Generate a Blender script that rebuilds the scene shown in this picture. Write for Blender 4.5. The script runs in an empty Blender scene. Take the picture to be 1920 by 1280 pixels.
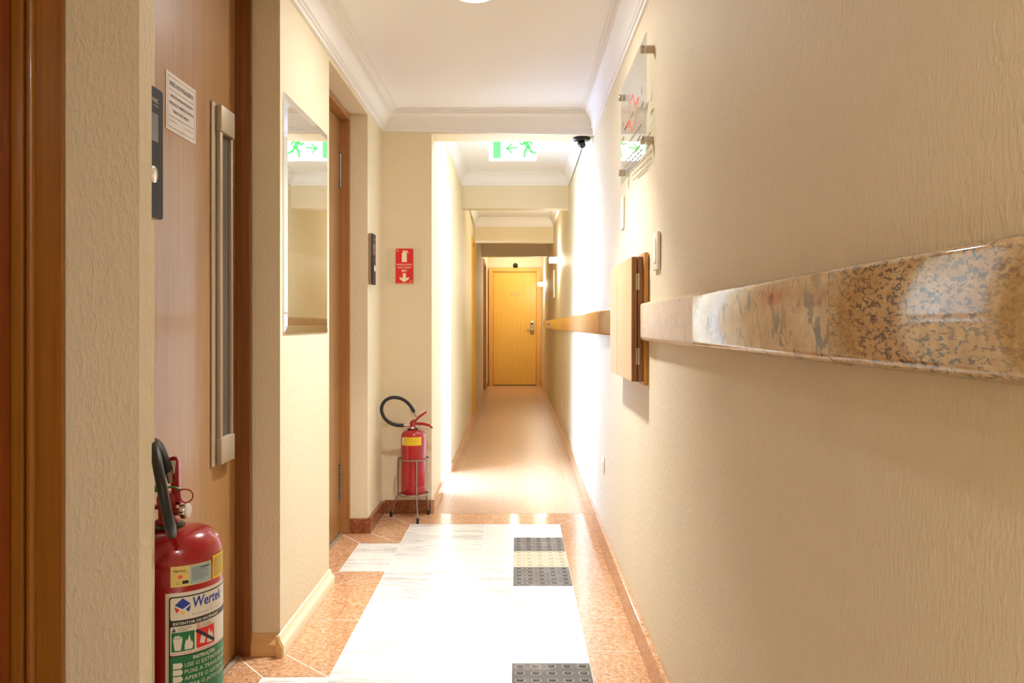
import bpy, bmesh, math, random
from mathutils import Vector, Matrix
random.seed(7)
C = bpy.context.scene.collection
SC = bpy.context.scene
PI = math.pi

# ------------------------------------------------------------------ camera
F, VX, VY, H = 1493.0, 969.0, 610.0, 1.09
cam = bpy.data.cameras.new('camera'); cam_ob = bpy.data.objects.new('camera', cam); C.objects.link(cam_ob)
cam.sensor_width = 36; cam.lens = F / 1920 * 36
cam.shift_x = -(VX - 960) / 1920; cam.shift_y = -(640 - VY) / 1920
cam.clip_start = 0.02
cam_ob.location = (0, 0, H); cam_ob.rotation_euler = (PI / 2, 0, 0)
SC.camera = cam_ob
# ------------------------------------------------------------------ exposure, sky, lights
vs = SC.view_settings
vs.view_transform = 'Standard'; vs.look = 'None'; vs.gamma = 1; vs.use_curve_mapping = False
vs.exposure = -0.62
W = bpy.data.worlds.new('world'); SC.world = W; W.use_nodes = True
bg = W.node_tree.nodes['Background']; bg.inputs[0].default_value = (0.46, 0.63, 1.0, 1); bg.inputs[1].default_value = 68.0
SC.cycles.max_bounces = 12; SC.cycles.diffuse_bounces = 8; SC.cycles.glossy_bounces = 6
SC.cycles.transmission_bounces = 6; SC.cycles.transparent_max_bounces = 12
SC.cycles.sample_clamp_indirect = 8.0

def area(name, loc, rot, size, power, col, shape='DISK', sy=None, portal=False, spread=180):
    l = bpy.data.lights.new(name, 'AREA'); l.shape = shape; l.size = size
    if sy: l.size_y = sy
    l.spread = math.radians(spread); l.energy = power; l.color = col
    o = bpy.data.objects.new(name, l); C.objects.link(o); o.location = loc; o.rotation_euler = rot
    if portal: l.cycles.is_portal = True
    return o
WARM = (0.98, 1.0, 1.02)
LOBBY_LAMP = (-0.160, 2.975, 2.33)
area('lobby_light', (LOBBY_LAMP[0], LOBBY_LAMP[1], 2.318), (0, 0, 0), 0.12, 18, WARM)
area('lobby_beam', (LOBBY_LAMP[0], LOBBY_LAMP[1], 2.317), (0, 0, 0), 0.12, 29, WARM, spread=90)
area('rear_light', (0.10, -1.2, 2.318), (0, 0, 0), 0.075, 60, WARM)
area('passage_fill', (-0.03, 5.25, 2.443), (0, 0, 0), 0.075, 15, (.96, .98, 1.0))  # unseen lamp added behind the header to brighten the corridor
area('end_light', (-0.05, 13.95, 2.443), (0, 0, 0), 0.06, 9, (1, .93, .76))
area('daylight_portal', (-0.70, 5.56, 1.05), (0, -PI / 2, 0), 2.1, 1, (1, 1, 1), 'RECTANGLE', 0.72, True)

# ------------------------------------------------------------------ helpers
def lin(h):
    h = h.lstrip('#'); v = [int(h[i:i + 2], 16) / 255 for i in (0, 2, 4)]
    return tuple((x / 12.92 if x <= .04045 else ((x + .055) / 1.055) ** 2.4) for x in v) + (1,)
def P(px, py, Y):
    return Vector(((px - VX) * Y / F, Y, H - (py - VY) * Y / F))
def PX(px, py, x):                       # a point on a plane of constant x
    Y = x * F / (px - VX)
    return Vector((x, Y, H - (py - VY) * Y / F))

def empty(name, loc, label=None, cat=None, group=None, kind=None):
    o = bpy.data.objects.new(name, None); C.objects.link(o); o.location = loc; o.empty_display_size = .05
    tag(o, label, cat, group, kind); return o
def tag(o, label=None, cat=None, group=None, kind=None):
    if label: o['label'] = label
    if cat: o['category'] = cat
    if group: o['group'] = group
    if kind: o['kind'] = kind
    return o
def wloc(o):
    v = Vector((0, 0, 0))
    while o is not None: v += o.location; o = o.parent
    return v

class MB:
    def __init__(s): s.bm = bmesh.new(); s.mi = 0
    def face(s, pts):
        f = s.bm.faces.new([s.bm.verts.new(p) for p in pts]); f.material_index = s.mi; return f
    def box(s, x0, x1, y0, y1, z0, z1, bev=0, seg=1):
        vs_ = [s.bm.verts.new((x, y, z)) for x in (x0, x1) for y in (y0, y1) for z in (z0, z1)]
        fs = []
        for q in ((0, 1, 3, 2), (4, 6, 7, 5), (0, 4, 5, 1), (2, 3, 7, 6), (0, 2, 6, 4), (1, 5, 7, 3)):
            f = s.bm.faces.new([vs_[i] for i in q]); f.material_index = s.mi; fs.append(f)
        if bev:
            es = list({e for f in fs for e in f.edges})
            r = bmesh.ops.bevel(s.bm, geom=es, offset=bev, segments=seg, affect='EDGES', profile=.5)
            for f in r['faces']: f.material_index = s.mi
        return s
    def prism(s, pts, d):
        """closed polygon pts (3-D, planar) swept by vector d"""
        d = Vector(d); a = [s.bm.verts.new(p) for p in pts]; b = [s.bm.verts.new(Vector(p) + d) for p in pts]
        n = len(pts); fs = [s.bm.faces.new(a[::-1]), s.bm.faces.new(b)]
        for i in range(n): fs.append(s.bm.faces.new((a[i], a[(i + 1) % n], b[(i + 1) % n], b[i])))
        for f in fs: f.material_index = s.mi
        return s
    def tube(s, pts, r, n=10, closed=False, cap=True):
        pts = [Vector(p) for p in pts]; m = len(pts); rr = r if isinstance(r, (list, tuple)) else [r] * m
        rings = []; up = None
        for i, p in enumerate(pts):
            a = pts[i - 1] if (i or closed) else p; b = pts[(i + 1) % m] if (i < m - 1 or closed) else p
            t = (b - a).normalized()
            if up is None:
                up = Vector((0, 0, 1)) if abs(t.z) < .9 else Vector((1, 0, 0))
            u = (up - t * up.dot(t)).normalized(); up = u; w = t.cross(u)
            rings.append([s.bm.verts.new(p + (u * math.cos(2 * PI * k / n) + w * math.sin(2 * PI * k / n)) * rr[i]) for k in range(n)])
        for i in range(m if closed else m - 1):
            A, B = rings[i], rings[(i + 1) % m]
            for k in range(n):
                f = s.bm.faces.new((A[k], A[(k + 1) % n], B[(k + 1) % n], B[k])); f.material_index = s.mi; f.smooth = True
        if cap and not closed:
            for R_, fl in ((rings[0], 1), (rings[-1], 0)):
                f = s.bm.faces.new(R_[::-1] if fl else R_); f.material_index = s.mi
        return s
    def lathe(s, prof, c, axis=(0, 0, 1), n=32):
        """prof: (radius, height along axis) list"""
        ax = Vector(axis).normalized(); u = ax.orthogonal().normalized(); w = ax.cross(u); c = Vector(c); rings = []
        for r, h in prof:
            if r < 1e-6: rings.append([s.bm.verts.new(c + ax * h)])
            else: rings.append([s.bm.verts.new(c + ax * h + (u * math.cos(2 * PI * k / n) + w * math.sin(2 * PI * k / n)) * r) for k in range(n)])
        for A, B in zip(rings, rings[1:]):
            for k in range(n):
                j = (k + 1) % n
                if len(A) == 1 and len(B) == 1: continue
                q = (A[0], B[j], B[k]) if len(A) == 1 else (A[k], A[j], B[0]) if len(B) == 1 else (A[k], A[j], B[j], B[k])
                f = s.bm.faces.new(q); f.material_index = s.mi; f.smooth = True
        return s
    def torus(s, c, R, r, axis=(0, 0, 1), n=40, m=8):
        ax = Vector(axis).normalized(); u = ax.orthogonal().normalized(); w = ax.cross(u); c = Vector(c)
        return s.tube([c + (u * math.cos(2 * PI * k / n) + w * math.sin(2 * PI * k / n)) * R for k in range(n)], r, m, closed=True)
    def build(s, name, mats, parent=None, loc=None, sharp=40, **t):
        if not isinstance(mats, (list, tuple)): mats = [mats]
        bmesh.ops.recalc_face_normals(s.bm, faces=s.bm.faces)
        if parent is not None: off = wloc(parent)
        elif loc is not None: off = Vector(loc)
        else:
            co = [v.co for v in s.bm.verts]
            off = Vector(((min(c.x for c in co) + max(c.x for c in co)) / 2, (min(c.y for c in co) + max(c.y for c in co)) / 2, min(c.z for c in co)))
        bmesh.ops.translate(s.bm, verts=s.bm.verts, vec=-off)
        me = bpy.data.meshes.new(name); s.bm.to_mesh(me); s.bm.free()
        for m in mats: me.materials.append(m)
        for p in me.polygons: p.use_smooth = True
        me.set_sharp_from_angle(angle=math.radians(sharp))
        o = bpy.data.objects.new(name, me); C.objects.link(o)
        if parent is not None: o.parent = parent
        else: o.location = off
        tag(o, t.get('label'), t.get('cat'), t.get('group'), t.get('kind'))
        return o

# flat print: polygons and text in a (u, v) plane, later mapped somewhere
class Print:
    def __init__(s): s.polys = []            # (list of uv, tri-mesh or polygon, material index)
    def poly(s, pts, m): s.polys.append(([tuple(p) for p in pts], None, m)); return s
    def rect(s, u0, v0, u1, v1, m): return s.poly([(u0, v0), (u1, v0), (u1, v1), (u0, v1)], m)
    def disc(s, u, v, r, m, n=20, a0=0, a1=2 * PI): return s.poly([(u + r * math.cos(a0 + (a1 - a0) * k / n), v + r * math.sin(a0 + (a1 - a0) * k / n)) for k in range(n)], m)
    def stroke(s, pts, w, m):
        for a, b in zip(pts, pts[1:]):
            dx, dy = b[0] - a[0], b[1] - a[1]; l = math.hypot(dx, dy) or 1; nx, ny = -dy / l * w / 2, dx / l * w / 2
            ex, ey = dx / l * w * .3, dy / l * w * .3
            s.poly([(a[0] - ex + nx, a[1] - ey + ny), (a[0] - ex - nx, a[1] - ey - ny), (b[0] + ex - nx, b[1] + ey - ny), (b[0] + ex + nx, b[1] + ey + ny)], m)
        return s
    def frame(s, u0, v0, u1, v1, w, m):
        return s.rect(u0, v0, u1, v0 + w, m).rect(u0, v1 - w, u1, v1, m).rect(u0, v0 + w, u0 + w, v1 - w, m).rect(u1 - w, v0 + w, u1, v1 - w, m)
    def text(s, t, u, v, h, m, align='LEFT', bold=0, width=None, shear=0):
        cu = bpy.data.curves.new('t', 'FONT'); cu.body = t; cu.size = h * 1.38; cu.offset = bold * h; cu.resolution_u = 2; cu.shear = shear
        o = bpy.data.objects.new('t', cu); C.objects.link(o)
        dg = bpy.context.evaluated_depsgraph_get(); dg.update()
        me = bpy.data.meshes.new_from_object(o.evaluated_get(dg))
        if len(me.vertices):
            xs = [q.co.x for q in me.vertices]; x0, x1 = min(xs), max(xs); sx = (width / (x1 - x0)) if width else 1
            o0 = {'LEFT': 0, 'CENTER': (x1 - x0) * sx / 2, 'RIGHT': (x1 - x0) * sx}[align]
            vv = [(u + (q.co.x - x0) * sx - o0, v + q.co.y) for q in me.vertices]
            s.polys.append((vv, [tuple(p.vertices) for p in me.polygons], m))
        bpy.data.objects.remove(o); bpy.data.curves.remove(cu); bpy.data.meshes.remove(me)
        return s
    def build(s, name, mats, parent, fmap, du=None, lift=0.0, **t):
        """fmap(u, v, k) -> world point; du: cut every du along u; layers rise by their order"""
        mb = MB()
        for vv, tris, m in s.polys:
            b = bmesh.new(); vs_ = [b.verts.new((q[0], q[1], 0)) for q in vv]
            for f in ([range(len(vv))] if tris is None else tris):
                try: b.faces.new([vs_[i] for i in f])
                except ValueError: pass
            if du:
                us = [q[0] for q in vv]; k0, k1 = math.ceil(min(us) / du), math.floor(max(us) / du)
                for k in range(k0, k1 + 1):
                    bmesh.ops.bisect_plane(b, geom=b.verts[:] + b.edges[:] + b.faces[:], plane_co=(k * du, 0, 0), plane_no=(1, 0, 0))
            mp = {}
            for v in b.verts: mp[v] = mb.bm.verts.new(fmap(v.co.x, v.co.y, s.layer(m)))
            for f in b.faces:
                nf = mb.bm.faces.new([mp[v] for v in f.verts]); nf.material_index = m
            b.free()
        return mb.build(name, mats, parent, sharp=80, **t)
    order = None
    def layer(s, m): return (s.order or {}).get(m, m)

# ------------------------------------------------------------------ materials
def mat(name, col=(.8, .8, .8, 1), rough=.5, metal=0, spec=.5, coat=0, emis=None, es=0):
    m = bpy.data.materials.new(name); m.use_nodes = True; b = m.node_tree.nodes['Principled BSDF']
    if isinstance(col, str): col = lin(col)
    b.inputs['Base Color'].default_value = tuple(col)[:3] + (1,); b.inputs['Roughness'].default_value = rough; b.inputs['Metallic'].default_value = metal
    b.inputs['Specular IOR Level'].default_value = spec; b.inputs['Coat Weight'].default_value = coat; b.inputs['Coat Roughness'].default_value = .08
    if emis: b.inputs['Emission Color'].default_value = tuple(emis)[:3] + (1,); b.inputs['Emission Strength'].default_value = es
    return m
class NT:
    def __init__(s, m): s.t = m.node_tree; s.b = s.t.nodes['Principled BSDF']
    def n(s, typ, **kw):
        nd = s.t.nodes.new(typ)
        for k, v in kw.items():
            if k in nd.inputs: nd.inputs[k].default_value = v
            else: setattr(nd, k, v)
        return nd
    def l(s, a, b): s.t.links.new(a, b)
    def coords(s, scale=(1, 1, 1), world=False, rot=(0, 0, 0), rnd=0):
        mp = s.n('ShaderNodeMapping'); mp.inputs['Scale'].default_value = scale; mp.inputs['Rotation'].default_value = rot
        src = s.n('ShaderNodeNewGeometry').outputs['Position'] if world else s.n('ShaderNodeTexCoord').outputs['Object']
        if rnd:
            oi = s.n('ShaderNodeObjectInfo'); mu = s.n('ShaderNodeMath', operation='MULTIPLY'); mu.inputs[1].default_value = rnd; s.l(oi.outputs['Random'], mu.inputs[0])
            ad = s.n('ShaderNodeVectorMath', operation='ADD'); s.l(src, ad.inputs[0]); s.l(mu.outputs[0], ad.inputs[1]); src = ad.outputs[0]
        s.l(src, mp.inputs[0]); return mp.outputs[0]
    def noise(s, vec, scale, detail=3, rough=.5, dist=0):
        nd = s.n('ShaderNodeTexNoise'); nd.inputs['Scale'].default_value = scale; nd.inputs['Detail'].default_value = detail
        nd.inputs['Roughness'].default_value = rough; nd.inputs['Distortion'].default_value = dist; s.l(vec, nd.inputs['Vector']); return nd.outputs[0]
    def ramp(s, val, stops, interp='LINEAR'):
        r = s.n('ShaderNodeValToRGB'); r.color_ramp.interpolation = interp; e = r.color_ramp.elements
        while len(e) < len(stops): e.new(.5)
        for x, (p, c) in zip(e, stops): x.position = p; x.color = lin(c) if isinstance(c, str) else (c, c, c, 1)
        s.l(val, r.inputs[0]); return r.outputs[0]
    def mix(s, fac, a, b, mode='MIX'):
        m = s.n('ShaderNodeMix', data_type='RGBA', blend_type=mode)
        for v, i in ((fac, 0), (a, 6), (b, 7)):
            if hasattr(v, 'links'): s.l(v, m.inputs[i])
            elif isinstance(v, str): m.inputs[i].default_value = lin(v)
            elif i: m.inputs[i].default_value = v
            else: m.inputs[0].default_value = v
        return m.outputs[2]
    def add(s, a, b, k=1.0):
        m = s.n('ShaderNodeMath', operation='MULTIPLY_ADD'); s.l(b, m.inputs[0]); m.inputs[1].default_value = k; s.l(a, m.inputs[2]); return m.outputs[0]
    def bump(s, h, strength, dist):
        b = s.n('ShaderNodeBump'); b.inputs['Strength'].default_value = strength; b.inputs['Distance'].default_value = dist
        s.l(h, b.inputs['Height']); s.l(b.outputs[0], s.b.inputs['Normal'])
    def col(s, c): s.l(c, s.b.inputs['Base Color'])
    def rough(s, c): s.l(c, s.b.inputs['Roughness'])

CREAM = (0.75, 0.65, 0.455)
def stucco(name, base, k=1.0, dist=.0035, sc=(150, 150, 62)):
    m = mat(name, base, .62, spec=.3); t = NT(m)
    a = t.noise(t.coords(sc, True, (0.10, 0.06, 0)), 1, 2, .45, .5)
    a = t.ramp(a, [(.42, 0.0), (.72, 1.0)])
    b = t.noise(t.coords((300, 300, 120), True), 1, 2, .5)
    t.bump(t.add(a, b, .30), k, dist)
    d = t.noise(t.coords((1.3, 1.3, .9), True), 1, 3, .6)
    t.col(t.mix(t.ramp(d, [(.35, 0.0), (.75, 1.0)]), tuple(base) + (1,), tuple(x * .94 for x in base) + (1,)))
    return m
M = {}
M['stucco'] = stucco('cream stucco paint', CREAM, .42, .0020)
M['stucco_rough'] = stucco('cream dripped stucco paint', CREAM, .42, .0028, (110, 110, 46))
M['paint'] = stucco('cream smooth paint', CREAM, .12, .001)
M['ceiling'] = mat('white ceiling paint', (.88, .87, .86), .7, spec=.2)
M['trim'] = mat('off white plaster', (.84, .82, .79), .55, spec=.3)

def wood(name, c0, c1, rough=.35, coat=.25, sc=(70, 70, 1.6), contrast=(.3, .7), fine=.35, rot=(0, 0, 0)):
    m = mat(name, c0, rough, coat=coat); t = NT(m)
    v = t.coords(sc, rot=rot, rnd=3)
    a = t.noise(v, 1, 4, .6, .4); b = t.noise(t.coords(tuple(x * 5 for x in sc), rot=rot, rnd=3), 1, 2, .5)
    h = t.add(a, b, fine)
    t.col(t.ramp(h, [(contrast[0] + .17, c0), (contrast[1] + .17, c1)])); t.bump(h, .05, .0006)
    return m
M['door_wood'] = wood('beech veneer', '#a0784a', '#8f6537', .36, .15)
M['end_wood'] = wood('honey veneer', '#e0b252', '#d3a540', .45, .05)
M['dark_jamb'] = wood('brown varnished jamb wood', '#8a5220', '#6f3e14', .4, .15)
M['frame_wood'] = wood('orange varnished frame wood', '#9c6220', '#85500f', .35, .25)
M['redlit_wood'] = wood('varnished door wood tinted by light', '#98501b', '#7f3d10', .35, .25)  # reddish cast of light and gloss put into the leaf colour
M['jamb2'] = wood('tan varnished jamb wood', '#a87340', '#925f30', .4, .2)
M['box_wood'] = wood('pale plywood', '#d9ab6e', '#cc9b5c', .5, 0)
M['box_edge'] = wood('brown plywood edge', '#8f5d33', '#7b4b26', .6, 0)
M['box_frame'] = wood('orange softwood', '#c98f3f', '#b47b30', .5, 0)
M['base_wood'] = wood('pale painted skirting wood', '#d8b27a', '#cda467', .45, .1, sc=(8, 2, 70))

def granite(name, stops, specks, rough=.12, sc=1.0, rnd=5, speck_t=(.56, .63)):
    m = mat(name, (.5, .3, .2), rough, spec=.5); t = NT(m)
    v = t.coords((1, 1, 1), rnd=rnd)
    a = t.noise(v, 60 * sc, 4, .65); b = t.noise(v, 170 * sc, 3, .6); c = t.noise(v, 95 * sc, 2, .7)
    base = t.ramp(a, stops)
    base = t.mix(t.ramp(b, [speck_t, (speck_t[1] + .0, 1.0)] if 0 else [(speck_t[0], 0.0), (speck_t[1], 1.0)]), base, specks[0])
    base = t.mix(t.ramp(c, [(.60, 0.0), (.66, 1.0)]), base, specks[1])
    t.col(base); return m
M['granite'] = granite('salmon granite', [(.30, '#a8744b'), (.5, '#c5936a'), (.70, '#d7b393')], ('#7a5a4a', '#c7a48c'), .10)
M['granite_shade'] = granite('polished granite darkened for shade', [(.30, '#6b361c'), (.5, '#8c4d2a'), (.70, '#a4663d')], ('#33211a', '#7c5a48'), .14)  # same granite, colour darkened to stand for shade and dark reflections
M['granite_walk'] = granite('worn salmon granite', [(.30, '#a3754c'), (.5, '#b88e68'), (.70, '#c8a688')], ('#84644e', '#bd9c80'), .34)

def marble():
    m = mat('white veined marble', (.8, .8, .78), .17, spec=.5); t = NT(m)
    v = t.coords((1.6, 16, 1), rnd=9)
    a = t.noise(v, 1.6, 6, .72, .6); b = t.noise(t.coords((20, 260, 1), rnd=9), 1, 3, .6); c = t.noise(t.coords((1, 1, 1), rnd=9), 2.2, 2, .5)
    h = t.ramp(a, [(.50, 0.0), (.57, .75), (.60, .1), (.70, .5)])
    mask = t.ramp(c, [(.42, 0.0), (.62, 1.0)])
    f = t.mix(1.0, h, mask, 'MULTIPLY')
    base = t.mix(t.ramp(b, [(.40, 0.0), (.75, .55)]), '#e6e2da', '#c2bcb2')
    t.col(t.mix(f, base, '#8a8680')); return m
M['marble'] = marble()
M['grout'] = mat('pale grout', '#e6dccb', .8)

def rail_granite(name, stops, dark, thr, rough, sc=(60, 26, 42), sc2=1.0, amount=1.0):
    m = mat(name, (.5, .4, .3), rough, spec=.6); t = NT(m)
    a = t.noise(t.coords((40, 40, 40), rnd=4), 1, 4, .7)
    b = t.noise(t.coords(sc, rnd=4, rot=(.5, 0, 0)), 1, 3, .62, .6)
    g = t.noise(t.coords((6, 6, 6), rnd=4), 1, 2, .5)
    s_ = t.mix(1.0, t.ramp(b, [(thr, 0.0), (thr + .05, amount)]), t.ramp(g, [(.34, .2), (.56, 1.0)]), 'MULTIPLY')
    t.col(t.mix(s_, t.ramp(a, stops), dark)); return m
TAN = [(.3, '#a88455'), (.5, '#bf9d6c'), (.7, '#ccb184')]
M['rail_a'] = rail_granite('polished tan granite with dark flecks', TAN, '#302f38', .515, .05, (190, 85, 200), amount=.85)
M['rail_b'] = rail_granite('worn tan granite with grey patches', [(.3, '#b99770'), (.5, '#c8aa82'), (.7, '#d4bb98')], '#6e625a', .545, .07, (46, 34, 26))
M['rail_c'] = rail_granite('chalky cream granite', [(.3, '#d8bd92'), (.5, '#e3cba4'), (.7, '#eedcbc')], '#a08c70', .60, .35, (150, 110, 40), amount=.6)
M['rail_d'] = rail_granite('polished brown granite', [(.3, '#a3805c'), (.5, '#b8956e'), (.7, '#c8a882')], '#6b5548', .58, .05, (120, 60, 110))

M['steel'] = mat('brushed steel', '#b5a894', .32, 1)
M['alu'] = mat('satin aluminium', '#b3a48c', .50, .55)
M['alu_shade'] = mat('channel metal darkened for shade', '#5a4f44', .55, .3)  # dark tone stands in for shade inside the handle recess
M['chrome'] = mat('chrome', '#d8d4cc', .12, 1)
M['hinge'] = mat('dark steel hinge', '#8a8078', .3, 1)
M['stand'] = mat('grey painted rod', '#8d7f70', .45, .6)
M['rubber'] = mat('black rubber', '#13110f', .42)
M['black'] = mat('black plastic', '#0e0e12', .35)
M['red'] = mat('red gloss enamel', '#9c0e19', .22, coat=.5)
M['red2'] = mat('dusty red enamel', '#9a2424', .4)
M['glass_black'] = mat('black glass plate', '#2a2728', .5, spec=.12)
M['screen'] = mat('grey display', '#6b6468', .25)
M['white_plastic'] = mat('ivory plastic', '#e6d9c0', .4)
M['paper'] = mat('white label paper', '#dcd5c6', .5)
M['notice'] = mat('silver white plate', '#cfc4ba', .45)
M['ink'] = mat('black ink', '#1d1a1a', .5)
M['ink_grey'] = mat('grey ink', '#6d625c', .5)
M['blue'] = mat('blue ink', '#1c3a9a', .5)
M['green'] = mat('green ink', '#0c6a38', .5)
M['signred'] = mat('red ink', '#d21c12', .4)
M['yellow'] = mat('yellow label', '#e0bd1c', .5)
M['beige_label'] = mat('pale yellow label', '#d8c070', .5)
M['blue_label'] = mat('pale blue label', '#9fb6b8', .5)
M['sign_cream'] = mat('cream sign ink', '#efe0bc', .5)
M['map_red'] = mat('coral map ink', '#e4563c', .5)
M['green_tie'] = mat('green plastic seal', '#3f8a2a', .4)
M['brass_green'] = mat('dark green collar', '#3a4a30', .4)
M['rubber_tile'] = mat('grey rubber tile', '#474442', .45)
M['rubber_ring'] = mat('worn light rubber', '#9a9086', .5)
M['beige_tile'] = mat('beige rubber tile', '#b5a88f', .45)
M['beige_ring'] = mat('pale worn rubber', '#e4d9c4', .5)
for k_ in ('rubber_tile', 'beige_tile'):
    t_ = NT(M[k_]); c_ = tuple(t_.b.inputs['Base Color'].default_value)
    t_.col(t_.mix(t_.ramp(t_.noise(t_.coords((14, 14, 14), rnd=4), 1, 4, .7), [(.5, 0.0), (.72, .6)]), c_, '#8f867a'))
M['mirror'] = mat('silvered glass', (.93, .94, .93), .004, 1)
M['lamp'] = mat('lit lamp lens', (1, 1, 1), .4, emis=WARM, es=25)
M['sconce'] = mat('lit sconce glass', (1, .95, .85), .4, emis=(1, .93, .70), es=560)
M['exit_white'] = mat('backlit white acrylic', (.9, .9, .9), .3, emis=(.93, 1, .97), es=3.6)
M['exit_green'] = mat('backlit green acrylic', (.05, .4, .08), .6, emis=(.10, .85, .14), es=1.7)
M['terrace'] = mat('pale concrete', '#c8c6c2', .8)
def clear(name, tint=(1, 1, 1, 1), rough=.0, ior=1.49):
    m = bpy.data.materials.new(name); m.use_nodes = True; t = m.node_tree; t.nodes.remove(t.nodes['Principled BSDF']); out = t.nodes['Material Output']
    fr = t.nodes.new('ShaderNodeMath'); fr.operation = 'MULTIPLY_ADD'; lw = t.nodes.new('ShaderNodeLayerWeight'); lw.inputs[0].default_value = .5
    pw = t.nodes.new('ShaderNodeMath'); pw.operation = 'POWER'; t.links.new(lw.outputs['Facing'], pw.inputs[0]); pw.inputs[1].default_value = 5
    r0 = ((ior - 1) / (ior + 1)) ** 2; t.links.new(pw.outputs[0], fr.inputs[0]); fr.inputs[1].default_value = 1 - r0; fr.inputs[2].default_value = r0
    tr = t.nodes.new('ShaderNodeBsdfTransparent'); tr.inputs[0].default_value = tint
    gl = t.nodes.new('ShaderNodeBsdfGlossy'); gl.inputs['Roughness'].default_value = rough; mx = t.nodes.new('ShaderNodeMixShader')
    t.links.new(fr.outputs[0], mx.inputs[0]); t.links.new(tr.outputs[0], mx.inputs[1]); t.links.new(gl.outputs[0], mx.inputs[2]); t.links.new(mx.outputs[0], out.inputs[0]); return m
M['acrylic'] = clear('clear acrylic', (.97, .98, .97, 1))
M['glass'] = clear('window glass', (.96, .98, 1, 1), ior=1.45)

# ------------------------------------------------------------------ room shell
ZC, ZS, ZB = 2.33, 2.20, 2.455           # lobby ceiling, recess soffits, corridor ceilings
XL, XD = -0.785, -0.926                  # left wall plane, recessed doors
YE = 4.63                                # wall at the end of the lobby
def xr(Y, z=0):                          # right wall leans out a little and steps out past the lobby
    b = .425 if Y <= 4.4 else .445 if Y >= 6 else .425 + .02 * (Y - 4.4) / 1.6
    return b + .022 * z / 2.2
def xl(Y): return -.49 if Y <= 7.2 else -.53 if Y >= 9.3 else -.49 - .04 * (Y - 7.2) / 2.1
def strip_wall(name, ys, xf, z0, z1, th, m):
    mb = MB(); n = len(ys)
    g = [[mb.bm.verts.new((xf(y, z) + d, y, z)) for z in (z0, z1)] for y in ys for d in (0, th)]
    for i in range(n - 1):
        a, b, c, d = g[2 * i], g[2 * i + 1], g[2 * i + 2], g[2 * i + 3]
        for q in ((a[0], c[0], c[1], a[1]), (b[1], d[1], d[0], b[0]), (a[1], c[1], d[1], b[1]), (a[0], b[0], d[0], c[0])): mb.bm.faces.new(q)
    for a, b in ((g[0], g[1]), (g[-2], g[-1])): mb.bm.faces.new((a[0], a[1], b[1], b[0]))
    return mb.build(name, m, kind='structure')
YB = -3.2
strip_wall('wall_right', [YB, 1, 2.5, 4.4, 5.2, 6.0, 9, 12, 14.7], xr, 0, 2.6, .15, M['stucco'])
# left wall of the lobby: pillars, headers over the two recesses, back of the recesses
for q in ((XL, 2.64, 3.33, 0, 2.5), (XL, 4.19, YE, 0, 2.5), (XL, 3.33, 4.19, ZS, 2.5), (XL, 1.726, 2.64, ZS + .2, 2.5), (-.985, 3.33, 4.19, 0, ZS), (-.985, 1.726, 2.64, 0, ZS + .2)):
    MB().box(-1.2, *q).build('wall_left', M['stucco'], kind='structure')
for q in ((XL, 1.52, 1.726, 0, 2.5), (-.697, 1.47, 1.52, 0, 2.5), (-.697, YB, .55, 0, 2.5), (-1.0, .55, 1.47, 0, 2.3), (-.697, .55, 1.47, 2.3, 2.5)):
    MB().box(-1.2, *q).build('wall_left_front', M['stucco_rough'], kind='structure')
mb = MB(); mb.box(-1.2, .75, YB - .15, YB, 0, 2.5); mb.build('wall_back', M['stucco'], kind='structure')
# end of the lobby: pier at left, beam over the passage
mb = MB(); mb.box(-1.2, -.495, YE, 5.20, 0, 2.6); mb.build('wall_pier', M['stucco'], kind='structure')
mb = MB(); mb.box(-.495, .60, YE, 4.83, 2.205, 2.6); mb.build('wall_header', M['paint'], kind='structure')
# corridor left wall with the daylight doorway 5.20..5.92
ys = [5.92, 7.2, 8.2, 9.33]
strip_wall('wall_passage_left', ys, lambda y, z: xl(y), 0, 2.6, -.18, M['stucco'])
strip_wall('wall_passage_left', [10.13, 11.3, 12.58], lambda y, z: -.53, 0, 2.6, -.18, M['stucco'])
strip_wall('wall_passage_left', [13.6, 14.7], lambda y, z: -.53, 0, 2.6, -.18, M['stucco'])
mb = MB(); mb.box(-.67, -.49, 5.20, 5.92, 2.10, 2.6); mb.box(-.71, -.53, 9.33, 10.13, 2.16, 2.6); mb.box(-.71, -.53, 12.58, 13.6, 2.16, 2.6)
mb.build('wall_passage_header', M['stucco'], kind='structure')
mb = MB(); mb.box(-.9, .75, 14.50, 14.65, 0, 2.6); mb.build('wall_end', M['paint'], kind='structure')
# beams across the corridor
for y0, y1, zb in ((7.12, 7.24, 2.136), (10.10, 10.20, 2.136), (12.06, 12.20, 2.136)):
    mb = MB(); mb.box(xl(y0) - .1, .5, y0, y1, zb, 2.6); mb.build('wall_beam', M['paint'], kind='structure')
# ceilings
mb = MB(); mb.box(-1.2, .75, YB, YE, ZC, ZC + .2); mb.build('ceiling', M['ceiling'], kind='structure')
mb = MB(); mb.box(-.9, .75, 4.83, 14.65, ZB, ZB + .15); mb.build('ceiling', M['ceiling'], kind='structure')

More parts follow.
